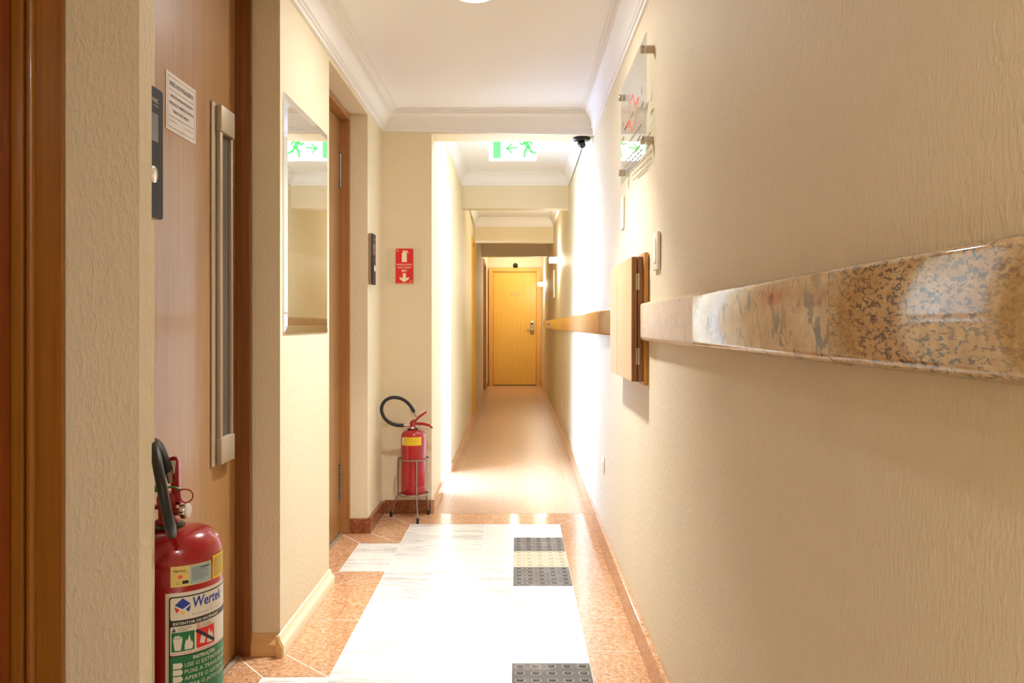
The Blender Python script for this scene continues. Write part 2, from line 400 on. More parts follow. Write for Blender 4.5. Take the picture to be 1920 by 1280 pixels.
# cornices: profile (out from wall, drop from ceiling) as fractions of (width, drop)
PROF = [(0, 1.0), (.10, 1.0), (.10, .86), (.17, .84), (.17, .76), (.23, .74), (.30, .55), (.42, .38), (.56, .27), (.70, .22), (.70, .13), (.82, .12), (.82, .05), (1.0, .04), (1.0, 0)]
def cornice(name, corners):
    """corners: (wall corner x, y, inward x, inward y, width_x, width_y, drop, z ceiling)"""
    mb = MB(); rows = []
    for (x, y, sx, sy, wx, wy, dr, zc) in corners:
        rows.append([mb.bm.verts.new((x + sx * wx * u, y + sy * wy * u, zc - dr * v)) for u, v in PROF])
    for a, b in zip(rows, rows[1:]):
        for i in range(len(PROF) - 1): mb.bm.faces.new((a[i], a[i + 1], b[i + 1], b[i]))
    return mb.build(name, M['trim'], kind='structure', sharp=35)
xt = lambda y: xr(y, 2.2)
cornice('trim_1', [(XL, YB, 1, 0, .112, 0, .108, ZC), (XL, YE, 1, -1, .112, .10, .112, ZC), (xt(4.5), YE, -1, -1, .085, .10, .135, ZC), (xt(0), YB, -1, 0, .085, 0, .16, ZC)])
for i, (y0, y1) in enumerate(((4.83, 7.12), (7.24, 10.10), (10.20, 12.06), (12.20, 14.50))):
    w, d = .07, .115
    cornice('trim_%d' % (i + 2), [(xl(y0), y0, 1, 1, w, w, d, ZB), (xl(y1), y1, 1, -1, w, w, d, ZB), (xt(y1), y1, -1, -1, w, w, d, ZB), (xt(y0), y0, -1, 1, w, w, d, ZB), (xl(y0), y0, 1, 1, w, w, d, ZB)])

# ------------------------------------------------------------------ floor
floor = MB().box(-1.2, .75, YB, 14.65, -.12, -.0008).build('floor', M['grout'], kind='structure')
def inset(poly, d):
    n = len(poly); A = sum(poly[i][0] * poly[(i + 1) % n][1] - poly[(i + 1) % n][0] * poly[i][1] for i in range(n))
    if A < 0: poly = poly[::-1]
    L = []
    for i in range(n):
        (x0, y0), (x1, y1) = poly[i], poly[(i + 1) % n]; l = math.hypot(x1 - x0, y1 - y0); nx, ny = -(y1 - y0) / l, (x1 - x0) / l
        L.append((x0 + nx * d, y0 + ny * d, x1 - x0, y1 - y0))
    out = []
    for i in range(n):
        x0, y0, dx, dy = L[i - 1]; x1, y1, ex, ey = L[i]; den = dx * ey - dy * ex
        t = ((x1 - x0) * ey - (y1 - y0) * ex) / den; out.append((x0 + dx * t, y0 + dy * t))
    return out
def tile(name, pts, m, gap=.0018, top=0.0, label=None):
    p = inset(pts, gap); mb = MB(); mb.prism([(x, y, -.012) for x, y in p], (0, 0, .012 + top - .0006))
    q = inset(p, .0006)
    cx = sum(a for a, _ in p) / len(p); cy = sum(b for _, b in p) / len(p)
    r = [mb.bm.verts.new((x, y, top)) for x, y in q]; mb.bm.faces.new(r)
    o = mb.build(name, m, loc=(cx, cy, 0)); o.parent = floor; o.location = Vector((cx, cy, 0)) - floor.location
    if label: o['label'] = label
    return o
R4 = lambda x0, x1, y0, y1: [(x0, y0), (x1, y0), (x1, y1), (x0, y1)]
WL, WR, WM = -.582, .234, -.172
for y0, y1 in ((3.53, 4.37), (2.66, 3.53), (1.79, 2.66), (.92, 1.79), (.05, .92), (-.82, .05), (YB, -.82)): tile('marble_slab', R4(WL, WM, y0, y1), M['marble'], .0006)
for x0, y0, y1 in ((WM, 4.087, 4.37), (WM, 2.566, 3.337), (WM, 1.0, 1.816), (WM, 0, 1.0), (WM, YB, 0)): tile('marble_slab', R4(x0, WR, y0, y1), M['marble'], .0006)
for y0, y1 in ((3.337, 4.087), (1.816, 2.566)): tile('marble_slab', R4(WM, -.0155, y0, y1), M['marble'], .0006)
for y0, y1 in ((3.53, 3.99), (1.89, 2.469)): tile('marble_slab', R4(-.787, WL, y0, y1), M['marble'], .0006)
XB = -.775
G = [[(XB, 2.65), (WL, 2.469), (WL, 2.95), (XB, 2.95)], [(XB, 2.95), (WL, 2.95), (WL, 3.53), (XB, 3.34)],
     [(WL, 3.53), (-.787, 3.53), (-.93, 3.34), (XB, 3.34)], [(-.787, 3.53), (-.787, 3.99), (-.93, 4.185), (-.93, 3.34)],
     [(-.787, 3.99), (WL, 3.99), (XB, 4.185), (-.93, 4.185)], [(XB, 4.185), (WL, 3.99), (WL, 4.37), (XB, 4.62)],
     [(XB, 4.62), (WL, 4.37), (WR, 4.37), (.43, 4.62)],
     [(-.787, 2.469), (WL, 2.469), (XB, 2.65), (-.93, 2.635)], [(-.787, 1.89), (-.787, 2.469), (-.93, 2.635), (-.93, 1.73)],
     [(WL, 1.89), (-.787, 1.89), (-.93, 1.73), (XB, 1.73)], [(XB, 1.73), (WL, 1.89), (WL, .8), (XB, .8)], [(-.9, .8), (WL, .8), (WL, YB), (-.9, YB)],
     [(.43, 4.62), (WR, 4.37), (WR, 2.977), (.43, 2.977)]]
for p in G: tile('granite_tile', p, M['granite'], .0022)
for y0, y1 in ((2.67, 2.977), (1.75, 2.67), (.85, 1.75), (-.1, .85), (YB, -.1)): tile('granite_tile', R4(WR, .43, y0, y1), M['granite'], .0022)
y = 4.62; k = 0
while y < 14.5:
    y1 = min(y + .95, 14.5)
    tile('granite_tile', R4(-.42, .36, y, y1), M['granite_walk'], .0008)
    tile('granite_tile', [(.36, y), (xr(y) + .002, y), (xr(y1) + .002, y1), (.36, y1)], M['granite_walk'], .001)
    tile('granite_tile', [(xl(y) - .02, y), (-.42, y), (-.42, y1), (xl(y1) - .02, y1)], M['granite_walk'], .001)
    y = y1
tile('marble_slab', R4(-.72, -.497, 5.20, 5.92), M['marble'], .001, .003)
# tactile tiles: 5 x 5 domes with worn rings
def tactile_mesh(beige):
    mb = MB(); s_ = .249 / 2; z0, z1 = -.012, .0025
    mb.box(-s_, s_, -s_, s_, z0, z1, .0008)
    for i in range(5):
        for j in range(5):
            c = (-.1 + .05 * i, -.1 + .05 * j, z1)
            mb.mi = 1; mb.lathe([(.0165, -.0002), (.0155, .0012), (.0135, .0013), (.0128, .0012)], c, n=18)
            mb.mi = 0; mb.lathe([(.0128, .0012), (.011, .0042), (.007, .005), (0, .0052)], c, n=14)
    o = mb.build('tactile_tile', [M['beige_tile'], M['beige_ring']] if beige else [M['rubber_tile'], M['rubber_ring']], loc=(0, 0, 0), sharp=25)
    o.parent = floor; return o
def place_tactile(proto, used, y, lab):
    o = proto if not used else proto.copy()
    if used: C.objects.link(o)
    o.location = Vector((.1095, y, 0)) - floor.location; o['label'] = lab
tg, tb = tactile_mesh(False), tactile_mesh(True)
dk = 'dark grey rubber tactile tile with five rows of domes'
for i, y in enumerate((3.9625, 3.4625, 2.4415, 1.9415)): place_tactile(tg, i > 0, y, dk)
for i, y in enumerate((3.7125, 2.1915)): place_tactile(tb, i > 0, y, 'beige rubber tactile tile with five rows of domes')

# ------------------------------------------------------------------ skirtings
def skirting(name, runs, m, th=.015, h=.098, round_=.003):
    e = empty(name, (runs[0][0][0], runs[0][0][1], 0), kind='structure')
    for (x0, y0), (x1, y1) in runs:
        d = Vector((x1 - x0, y1 - y0, 0)); n = Vector((-d.y, d.x, 0)).normalized(); q = d.normalized() * .0008
        prof = [(0, .0005), (th, .0005), (th, h - round_), (th - round_, h), (0, h)]
        mb = MB(); a = Vector((x0, y0, 0)) + q
        mb.prism([a + n * u + Vector((0, 0, z)) for u, z in prof], d - q * 2)
        mb.build('skirting_strip', m, e)
    return e
rb = [YB, -.1, .85, 1.75, 2.67, 2.977, 4.37, 5.2, 6.0, 7.4, 8.8, 10.2, 11.6, 13.0, 14.48]
skirting('baseboard_right', [((xr(a), a), (xr(b), b)) for a, b in zip(rb, rb[1:])], M['granite'])
skirting('baseboard_left', [((XL, 4.60), (XL, 4.172)), ((XL + .018, 4.19), (-.878, 4.19))], M['granite_shade'], .018, .077)
skirting('baseboard_pier', [((-.497, YE), (XL + .018, YE))], M['granite_shade'], .016, .077)
skirting('baseboard_pier_side', [((-.495, 5.195), (-.495, 4.62))], M['granite'], .016, .077)
skirting('baseboard_passage', [((xl(b), b), (xl(a), a)) for a, b in ((5.93, 7.2), (7.2, 9.32), (10.14, 12.5), (13.66, 14.48))], M['granite'], .012, .07)
# painted wooden skirting with a moulded top round the mirror pillar
e = empty('baseboard_pillar', (XL, 2.98, 0), kind='structure')
prof = [(0, 0), (.019, 0), (.019, .036), (.017, .040), (.012, .048), (.008, .058), (.006, .070), (0, .072)]
mb = MB(); rows = []
for x, y, sx, sy in ((XL, 2.615, 1, 0), (XL, 3.33, 1, 0), (XL, 3.33, 1, 1), (-.88, 3.33, 0, 1)):
    rows.append([mb.bm.verts.new((x + sx * u, y + sy * u, z + .0005)) for u, z in prof])
for a, b in zip(rows, rows[1:]):
    for i in range(len(prof) - 1): mb.bm.faces.new((a[i], a[i + 1], b[i + 1], b[i]))
mb.bm.faces.new(rows[0][::-1])
mb.build('skirting_strip', mat('cream painted skirting', (.80, .68, .45), .4), e)
mb = MB(); mb.prism([(-.879, 2.64 - u, z + .0005) for u, z in prof], (.879 - .790, 0, 0)); mb.build('skirting_strip', M['base_wood'], e)
mb = MB(); mb.prism([(XL - .004 + u, 2.6135, z + .0005) for u, z in prof], (0, -.006, 0)); mb.build('end_cap', M['base_wood'], e)

# ------------------------------------------------------------------ doors of the left wall
def lift_door(n, y0, y1, zt, frame_m, hinges):
    d = empty('door_%d' % n, (XD, (y0 + y1) / 2, 0), kind='structure')
    MB().box(-.966, XD, y0 + .022, y1 - .022, .008, zt - .024, .002).build('leaf', M['door_wood'], d)
    mb = MB()
    for a, b in ((y0 + .001, y0 + .020), (y1 - .020, y1 - .001)): mb.box(-.975, -.876, a, b, .0005, zt, .002)
    mb.box(-.975, -.876, y0 + .0205, y1 - .0205, zt - .02, zt + .012, .002)
    mb.build('frame', frame_m, d)
    MB().box(XD + .001, -.908, y0 + .022, y1 - .022, .0005, .006, .001).build('sill', M['alu'], d)
    for z in hinges:
        mb = MB()
        for k in range(5): mb.lathe([(0, 0), (.0075, 0), (.0075, .034), (0, .034)], (XD + .004, y1 - .026, z - .09 + .036 * k), n=10)
        mb.lathe([(0, 0), (.005, .004), (.006, .01), (0, .012)], (XD + .004, y1 - .026, z + .09), n=8)
        mb.box(XD - .001, XD + .003, y1 - .048, y1 - .026, z - .09, z + .09)
        mb.build('hinge', M['hinge'], d)
    return d
d1 = lift_door(1, 1.727, 2.639, 2.32, M['dark_jamb'], ())
d2 = lift_door(2, 3.331, 4.189, 2.185, M['jamb2'], (1.90, .27))
# long recessed pull handle of the first door
ya, yb, za, zb_ = 2.405, 2.556, .66, 1.77
hd = MB()
hd.box(XD + .0005, XD + .006, ya, yb - .02, za, zb_, .001)
h = hd.build('pull_handle', M['alu'], d1)
MB().box(XD + .0061, XD + .020, ya + .032, ya + .052, za + .085, zb_ - .085, .003, 2).build('grip_rail', M['alu'], h)
MB().box(XD + .0061, XD + .018, yb - .018, yb - .008, za + .085, zb_ - .085, .002).build('grip_rail', M['alu'], h)
for a, b in ((za + .004, za + .085), (zb_ - .085, zb_ - .004)): MB().box(XD + .0061, XD + .024, ya + .030, yb - .006, a, b, .003, 2).build('end_cap', M['alu'], h)
MB().box(XD + .0061, XD + .0075, ya + .0525, yb - .0185, za + .085, zb_ - .085).build('channel', M['alu_shade'], h)
# near door at the left edge: jamb, bead, leaf
d3 = empty('door_3', (-.93, 1.0, 0), kind='structure')
MB().box(-.962, -.922, .56, 1.455, .006, 2.28, .003).build('leaf', M['redlit_wood'], d3)
MB().box(-.99, -.832, 1.458, 1.469, .0005, 2.299, .002).box(-.99, -.832, .551, .562, .0005, 2.299, .002).build('frame', M['frame_wood'], d3)
mb = MB(); mb.tube([(-.888, 1.456, .0006), (-.888, 1.456, 2.29)], .0085, 12); mb.box(-.921, -.898, 1.447, 1.457, .0005, 2.29, .003, 2); mb.build('bead', M['frame_wood'], d3)

# ------------------------------------------------------------------ doors down the corridor
d4 = empty('door_4', (-.05, 14.46, 0), kind='structure')
a0, a1 = -.425, .352
MB().box(a0, a1, 14.455, 14.49, .014, 2.062, .002).build('leaf', M['end_wood'], d4)
mb = MB()
mb.box(-.505, a0 - .003, 14.42, 14.499, .0005, 2.132, .002).box(a1 + .003, .437, 14.42, 14.499, .0005, 2.132, .002).box(a0 - .0025, a1 + .0025, 14.42, 14.499, 2.065, 2.132, .002)
mb.build('frame', wood('pale honey frame wood', '#dba654', '#cf9643', .5, .0), d4)
MB().box(a0, a1, 14.46, 14.49, .0005, .0135).build('draught_strip', M['black'], d4)
lk = MB().box(.245, .312, 14.438, 14.4545, .93, 1.175, .006, 2).build('lock_plate', M['steel'], d4)
MB().box(.262, .296, 14.434, 14.4385, 1.105, 1.14, .001).build('lock_display', M['black'], lk)
mb = MB(); mb.tube([(.29, 14.44, 1.02), (.29, 14.405, 1.02)], .012, 10); mb.tube([(.296, 14.402, 1.02), (.24, 14.40, 1.02), (.185, 14.405, 1.02)], .010, 10); mb.build('lever', M['chrome'], lk)
mb = MB(); mb.lathe([(0, 0), (.010, 0), (.010, .004), (0, .006)], (-.015, 14.455, 1.53), (0, -1, 0), 12); mb.build('peephole', M['steel'], d4)
pr = Print(); pr.text('02', 0, 0, .075, 0, 'CENTER', 0, .17)
o = pr.build('door_number', [mat('dull brass numerals', '#a98f66', .45, .6)], d4, lambda u, v, k: Vector((-.02 + u, 14.4535, 1.625 + v)))
def side_door(n, y0, y1, mt):
    d = empty('door_%d' % n, (-.55, (y0 + y1) / 2, 0), kind='structure')
    MB().box(-.64, -.60, y0 + .05, y1 - .05, .006, 2.07, .002).build('leaf', M['end_wood'], d)
    mb = MB(); mb.box(-.70, -.518, y0 + .001, y0 + .05, .0005, 2.14, .002).box(-.70, -.518, y1 - .05, y1 - .001, .0005, 2.14, .002).box(-.70, -.518, y0 + .0505, y1 - .0505, 2.08, 2.14, .002)
    mb.build('frame', mt, d)
side_door(5, 9.33, 10.13, M['end_wood'])
side_door(6, 12.58, 13.60, M['jamb2'])
# glazed door of the daylight opening
w1 = empty('window_1', (-.645, 5.56, 0), kind='structure')
mb = MB()
for a, b in ((5.201, 5.245), (5.875, 5.919)): mb.box(-.665, -.635, a, b, .004, 2.099, .002)
mb.box(-.665, -.635, 5.2455, 5.8745, .004, .06, .002).box(-.665, -.635, 5.2455, 5.8745, 2.05, 2.099, .002)
mb.build('window_frame', mat('white painted sash', (.82, .82, .82), .4), w1)
MB().box(-.653, -.648, 5.246, 5.874, .061, 2.049).build('pane', M['glass'], w1)
MB().box(-4.5, -1.201, 4.2, 7.2, -.14, -.02).build('ground_outside', M['terrace'], kind='structure')
MB().box(-1.2, -.721, 5.21, 6.4, -.14, -.02).build('ground_outside', M['terrace'], kind='structure')

# ------------------------------------------------------------------ mirror
m_y0, m_y1, m_z0, m_z1 = 2.672, 3.288, 1.062, 1.875
mi = empty('wall_mirror', (XL, (m_y0 + m_y1) / 2, m_z0), 'tall frameless mirror with faceted glass edges on the cream pillar', 'mirror')
bw, xo, xi = .028, XL + .0035, XL + .0085
MB().box(XL + .0005, xi, m_y0 + bw, m_y1 - bw, m_z0 + bw, m_z1 - bw).build('mirror_glass', M['mirror'], mi)
o_ = [(xo, m_y0, m_z0), (xo, m_y1, m_z0), (xo, m_y1, m_z1), (xo, m_y0, m_z1)]
i_ = [(xi, m_y0 + bw, m_z0 + bw), (xi, m_y1 - bw, m_z0 + bw), (xi, m_y1 - bw, m_z1 - bw), (xi, m_y0 + bw, m_z1 - bw)]
b_ = [(XL + .0005, p[1], p[2]) for p in o_]
for k in range(4):
    j = (k + 1) % 4; mb = MB(); mb.face([o_[k], o_[j], i_[j], i_[k]]); mb.face([b_[k], b_[j], o_[j], o_[k]]); mb.build('bevelled_edge', M['mirror'], mi)

# ------------------------------------------------------------------ granite rail on the right wall
rail_root = empty('granite_wall_rail', (xr(2, 1.1), 1.7, 1.04), 'tan granite handrail on the right wall, from the near edge to the wooden box', 'handrail')
rail_far = empty('granite_wall_rail', (xr(8, 1.1), 8, 1.04), 'polished brown granite handrail running down the corridor past the wooden box', 'handrail')
def rail_piece(root, y0, y1, m, dx=0, dz=0, end0=False, rb_=.007, front=.031):
    mb = MB(); xb0, xb1 = xr(y0, 1.1) - .001, xr(y1, 1.1) - .001
    z0, z1 = 1.042 + dz, 1.163 + dz
    pr_ = [(0, z1 + .006)]
    fr = -front + dx
    for a in (90, 60, 30, 0): pr_.append((fr + rb_ - rb_ * math.cos(math.radians(90 - a)) if 0 else fr + rb_ * (1 - math.cos(math.radians(90 - a))) , z1 - rb_ * (1 - math.sin(math.radians(a)))))
    pr_ = [(0, z1 + .006)] + [(fr + rb_ * (1 - math.cos(math.radians(a))), z1 - rb_ * (1 - math.sin(math.radians(a)))) for a in (90, 60, 30, 0)]
    rl = .013
    pr_ += [(fr + rl * (1 - math.cos(math.radians(a))), z0 + rl * (1 - math.sin(math.radians(a)))) for a in (0, 25, 50, 75, 90)] + [(0, z0 - .004)]
    rows = []
    cuts = [(y0, 1.0), (y1, 1.0)]
    if end0: cuts = [(y0, 1), (y1 - .016, 1), (y1 - .006, .86), (y1, .6)]
    for yy, s_ in cuts:
        xb = xr(yy, 1.1) - .001; zc = (z0 + z1) / 2
        rows.append([mb.bm.verts.new((xb + x * (s_ * .3 + .7 if s_ < 1 else 1), yy, zc + (z - zc) * (.9 + .1 * s_ if s_ < 1 else 1))) for x, z in pr_])
    n = len(pr_)
    for a, b in zip(rows, rows[1:]):
        for i in range(n): mb.bm.faces.new((a[i], a[(i + 1) % n], b[(i + 1) % n], b[i]))
    mb.bm.faces.new(rows[0]); mb.bm.faces.new(rows[-1][::-1])
    return mb.build('granite_slab', m, root, sharp=30)
rail_piece(rail_root, -1.2, .02, M['rail_a'])
o = rail_piece(rail_root, .021, 1.031, M['rail_a']); o['label'] = 'polished slab with dark flecks'
o = rail_piece(rail_root, 1.033, 1.832, M['rail_b'], dz=-.001); o['label'] = 'slab with worn grey patches'
o = rail_piece(rail_root, 1.834, 2.617, M['rail_c'], .0, -.001, True); o['label'] = 'chalky cream slab with a rounded end'
fy = [3.262, 3.95, 5.0, 6.05, 7.1, 8.15, 9.2, 10.25, 11.3, 12.7]
for a, b in zip(fy, fy[1:]): rail_piece(rail_far, a, b - .0015, M['rail_d'])

# ------------------------------------------------------------------ wooden wall box
bx = empty('wooden_wall_box', (xr(2.9, 1.1), 2.94, .9), 'shallow hinged wooden box on the right wall interrupting the granite rail', 'wall box')
xw = xr(2.9, 1.1) - .001
MB().box(xw - .016, xw, 2.627, 3.25, .892, 1.332, .002).build('back_frame', M['box_frame'], bx)
MB().box(xw - .034, xw - .0165, 2.637, 3.24, .904, 1.318, .001).build('carcass', M['box_edge'], bx)
lv = MB().box(xw - .0525, xw - .036, 2.640, 3.235, .904, 1.318, .0008).build('door_core', M['box_edge'], bx)
for a, b in ((2.640, 3.013), (3.020, 3.235)): MB().box(xw - .0555, xw - .0526, a, b, .9045, 1.3175, .0008).build('face_board', M['box_wood'], bx)
for z in (1.235, .988):
    mb = MB(); mb.tube([(xw - .035, 2.6345, z - .028), (xw - .035, 2.6345, z + .028)], .0028, 8); mb.box(xw - .041, xw - .029, 2.6355, 2.6365, z - .027, z + .027); mb.build('hinge', M['steel'], bx)

# ------------------------------------------------------------------ acrylic evacuation panel on stand-offs
xp = .4155
pa = empty('acrylic_panel', (xp, 2.86, 1.65), 'clear acrylic evacuation map held off the right wall by four steel studs', 'sign')
py0, py1, pz0, pz1 = 2.555, 3.165, 1.647, 2.030
mb = MB(); mb.box(xp - .002, xp + .002, py0, py1, pz0, pz1, .0006); mb.build('acrylic_sheet', M['acrylic'], pa)
pr = Print(); pr.order = {0: 0, 1: 0}
mpt = lambda q: (lambda v: (v.y, v.z))(PX(1120 + q[0] / 4, 40 + q[1] / 4, xp - .0025))
pr.stroke([mpt(q) for q in ((205, 815), (235, 742), (240, 622), (264, 552), (281, 632), (308, 572), (290, 700), (284, 740), (260, 822), (241, 752), (206, 812))], .010, 0)
pr.build('map_outline', [M['map_red']], pa, lambda u, v, k: Vector((xp - .0023, u, v)))
pr = Print(); pr.order = {0: 0, 1: 0}
for q in (((333, 500), (330, 545)), ((345, 610), (327, 645)), ((272, 682), (252, 720)), ((200, 762), (194, 785)), ((200, 868), (186, 892)), ((330, 775), (240, 905)), ((322, 860), (300, 900)), ((340, 905), (205, 1060)), ((335, 960), (200, 1100)), ((330, 1000), (210, 1128)), ((318, 1040), (240, 1115))):
    a, b = mpt(q[0]), mpt(q[1]); n_ = 7
    if abs(a[0] - b[0]) < .12: pr.stroke([a, b], .010, 1)
    else:
        for k in range(n_):
            f0, f1 = k / n_, (k + .72) / n_; pr.stroke([(a[0] + (b[0] - a[0]) * f0, a[1] + (b[1] - a[1]) * f0), (a[0] + (b[0] - a[0]) * f1, a[1] + (b[1] - a[1]) * f1)], .007, 1)
pr.build('printed_text', [M['map_red'], M['ink_grey']], pa, lambda u, v, k: Vector((xp - .0024, u, v)), kind='stuff')
for y_ in (2.583, 3.135):
    for z_ in (1.690, 1.985):
        xw_ = xr(y_, z_); mb = MB()
        mb.lathe([(0, 0), (.013, 0), (.013, xw_ - .0005 - xp - .0025), (0, xw_ - .0005 - xp - .0025)], (xp + .0025, y_, z_), (1, 0, 0), 18)
        mb.lathe([(0, 0), (.013, 0), (.013, .010), (.011, .012), (0, .012)], (xp - .0025, y_, z_), (-1, 0, 0), 18)
        mb.build('standoff', M['steel'], pa)

# ------------------------------------------------------------------ small plates on the right wall
def wall_plate(name, y0, y1, z0, z1, lab, cat, th=.010, rocker=True):
    x_ = xr((y0 + y1) / 2, z0) - .0005
    e = empty(name, (x_, (y0 + y1) / 2, z0), lab, cat)
    MB().box(x_ - th, x_, y0, y1, z0, z1, .003, 2).build('plate', M['white_plastic'], e)
    if rocker: MB().box(x_ - th - .002, x_ - th - .0001, y0 + .022, y1 - .022, z0 + .022, z1 - .022, .0015).build('rocker', M['white_plastic'], e)
wall_plate('light_switch', 2.42, 2.505, 1.262, 1.378, 'white light switch plate on the right wall above the wooden box', 'switch')
wall_plate('blank_plate', 3.25, 3.33, 1.487, 1.62, 'white blank plate on the right wall below the acrylic panel', 'wall plate', .006, False)
wall_plate('wall_outlet', 3.88, 3.96, .365, .445, 'white outlet plate low on the right wall nearer the marble floor', 'outlet', .006)
wall_plate('wall_outlet', 7.75, 7.83, .255, .37, 'white outlet plate low on the right wall far down the corridor', 'outlet', .006)
pq = empty('wall_plaque', (xr(9.8, 1.4), 9.8, 1.42), 'white framed plaque on the right wall below the far lit sconce', 'plaque')
x_ = xr(9.8, 1.6) - .001
MB().box(x_ - .018, x_, 9.62, 9.95, 1.425, 1.765, .003).build('plaque_frame', M['white_plastic'], pq)
MB().box(x_ - .0195, x_ - .0181, 9.65, 9.92, 1.455, 1.735).build('plaque_sheet', M['paper'], pq)

# ------------------------------------------------------------------ lamps
def downlight(x, y, z, lab, r=.045):
    e = empty('ceiling_downlight', (x, y, z), lab, 'lamp')
    MB().lathe([(r + .014, 0), (r + .014, -.004), (r, -.007), (r - .004, -.004), (r - .004, 0)], (x, y, z), n=32).build('trim_ring', M['trim'], e)
    MB().lathe([(0, -.0035), (r - .0045, -.0035), (r - .0045, -.0005), (0, -.0005)], (x, y, z), n=28).build('lens', M['lamp'], e)
downlight(LOBBY_LAMP[0], LOBBY_LAMP[1], ZC, 'round lit downlight in the white lobby ceiling at the top of the picture', .072)
downlight(-.03, 5.25, ZB, 'unseen round downlight added in the corridor ceiling before the green exit sign')  # fixture added for the hidden fill lamp
downlight(-.05, 13.95, ZB, 'round downlight in the corridor ceiling before the far door')
def sconce(y, z, lab, w=.05):
    xw_ = xr(y, z) - .0005
    e = empty('wall_sconce', (xw_, y, z), lab, 'lamp', None)
    MB().box(xw_ - .012, xw_, y - .05, y + .05, z - .035, z + .035, .002).build('backplate', M['steel'], e)
    MB().box(xw_ - .105, xw_ - .0125, y - .035, y + .035, z - .030, z + .030, .006, 2).build('glass_shade', M['sconce'], e)
sconce(8.74, 1.807, 'lit white box sconce on the right wall, nearer of the two')
sconce(13.4, 1.785, 'lit white box sconce on the right wall beside the far door')

# exit sign hanging across the corridor
ex = empty('exit_sign', (-.03, 5.9, 2.31), 'green and white backlit running man exit sign under the corridor ceiling', 'exit sign')
ex0, ex1, ez0, ez1 = -.205, .145, 2.308, 2.4545
MB().box(ex0, ex1, 5.885, 5.90, ez0, ez1, .002).build('light_panel', M['exit_white'], ex)
pr = Print()
pr.rect(-.176, ez0 + .016, -.118, ez0 + .140, 0)
def ep(px, py): return ((px - VX) * 5.884 / F, H - (py - VY) * 5.884 / F)
z5 = lambda x, y: ep(800 + x / 5.333, 240 + y / 5.333)
pr.stroke([z5(905, 195), z5(800, 205)], .014, 0); pr.stroke([z5(850, 160), z5(800, 205), z5(850, 245)], .014, 0)
pr.disc(*z5(962, 112), .013, 0)
pr.stroke([z5(985, 140), z5(1020, 190)], .032, 0)
pr.stroke([z5(1018, 190), z5(1045, 235), z5(1085, 250)], .019, 0); pr.stroke([z5(1010, 190), z5(985, 225), z5(975, 285)], .019, 0)
pr.stroke([z5(990, 140), z5(1040, 135), z5(1055, 165)], .015, 0); pr.stroke([z5(985, 145), z5(955, 165), z5(930, 150)], .015, 0)
pr.build('pictogram', [M['exit_green']], ex, lambda u, v, k: Vector((u, 5.884, v)))

# black sensor under the lobby header
se = empty('ceiling_sensor', (.385, 4.735, 2.205), 'small black motion sensor under the header at the lobby end', 'sensor')
MB().lathe([(0, 0), (.052, 0), (.052, -.008), (.046, -.018), (.02, -.024), (0, -.024)], (.385, 4.735, 2.2045), n=28).build('base_disc', M['black'], se)
mb = MB(); mb.lathe([(0, -.022), (.012, -.022), (.012, -.032), (0, -.032)], (.385, 4.735, 2.2045), n=12)
mb.lathe([(0, -.022), (.020, -.018), (.022, .0), (.018, .018), (0, .022)], (.385, 4.73, 2.166), (.35, -.8, -.5), 20); mb.build('sensor_head', M['black'], se)
# black dome camera above the far door
dc = empty('dome_camera', P(966.5, 497, 14.45), 'black ball camera on the wall above the far wooden door', 'camera')
c_ = Vector((P(966.5, 497, 14.45).x, 14.46, 2.18))
MB().lathe([(0, -.045)] + [(.045 * math.cos(math.radians(a)), .045 * math.sin(math.radians(a))) for a in range(-75, 76, 15)] + [(0, .045)], c_, (0, 1, 0), 20).build('dome', M['black'], dc)
MB().box(c_.x - .003, c_.x + .003, 14.494, 14.4995, c_.z + .04, 2.33).build('cable', M['trim'], dc)

# ------------------------------------------------------------------ call panels beside the lift doors
def call_panel(y0, y1, z0, z1, lab):
    e = empty('call_panel', (XL, (y0 + y1) / 2, z0), lab, 'call panel', 'lift call panels')
    x0 = XL + .0005; x1 = XL + .021
    MB().box(x0, x1 - .002, y0 + .002, y1 - .002, z0, z1, .002).build('housing', M['steel'], e)
    # glass plate with rounded corners
    r = .008; pts = []
    for cy, cz, a in ((y1 - r, z1 - r, 0), (y0 + r, z1 - r, 90), (y0 + r, z0 + r, 180), (y1 - r, z0 + r, 270)):
        for k in range(5): t_ = math.radians(a + 22.5 * k); pts.append((x1 - .002, cy + r * math.cos(t_), cz + r * math.sin(t_)))
    MB().prism(pts, (.003, 0, 0)).build('face_plate', M['glass_black'], e)
    zz = lambda f: z0 + (z1 - z0) * f
    MB().box(x1 + .0011, x1 + .0016, y0 + .02, y1 - .024, zz(.585), zz(.80)).build('display', M['screen'], e)
    yc = y1 - .052
    MB().lathe([(0, 0), (.017, 0), (.018, .004), (.0165, .0055), (.0145, .0045), (.0135, .005), (.006, .0065), (0, .0068)], (x1 + .001, yc, zz(.325)), (1, 0, 0), 28).build('call_button', M['chrome'], e)
    pr = Print()
    pr.text('EVNEC', 0, 0, .0095, 0, 'RIGHT'); pr.text('ELEVADORES', 0, -.008, .003, 0, 'RIGHT')
    pr.build('maker_mark', [M['alu']], e, lambda u, v, k: Vector((x1 + .0013, y1 - .022 + u, zz(.885) + v)))
    return e
call_panel(1.607, 1.717, 1.317, 1.592, 'black lift call panel with steel button beside the first lift door')
call_panel(4.205, 4.305, 1.307, 1.578, 'lift call panel on the far wall stub beside the second door')

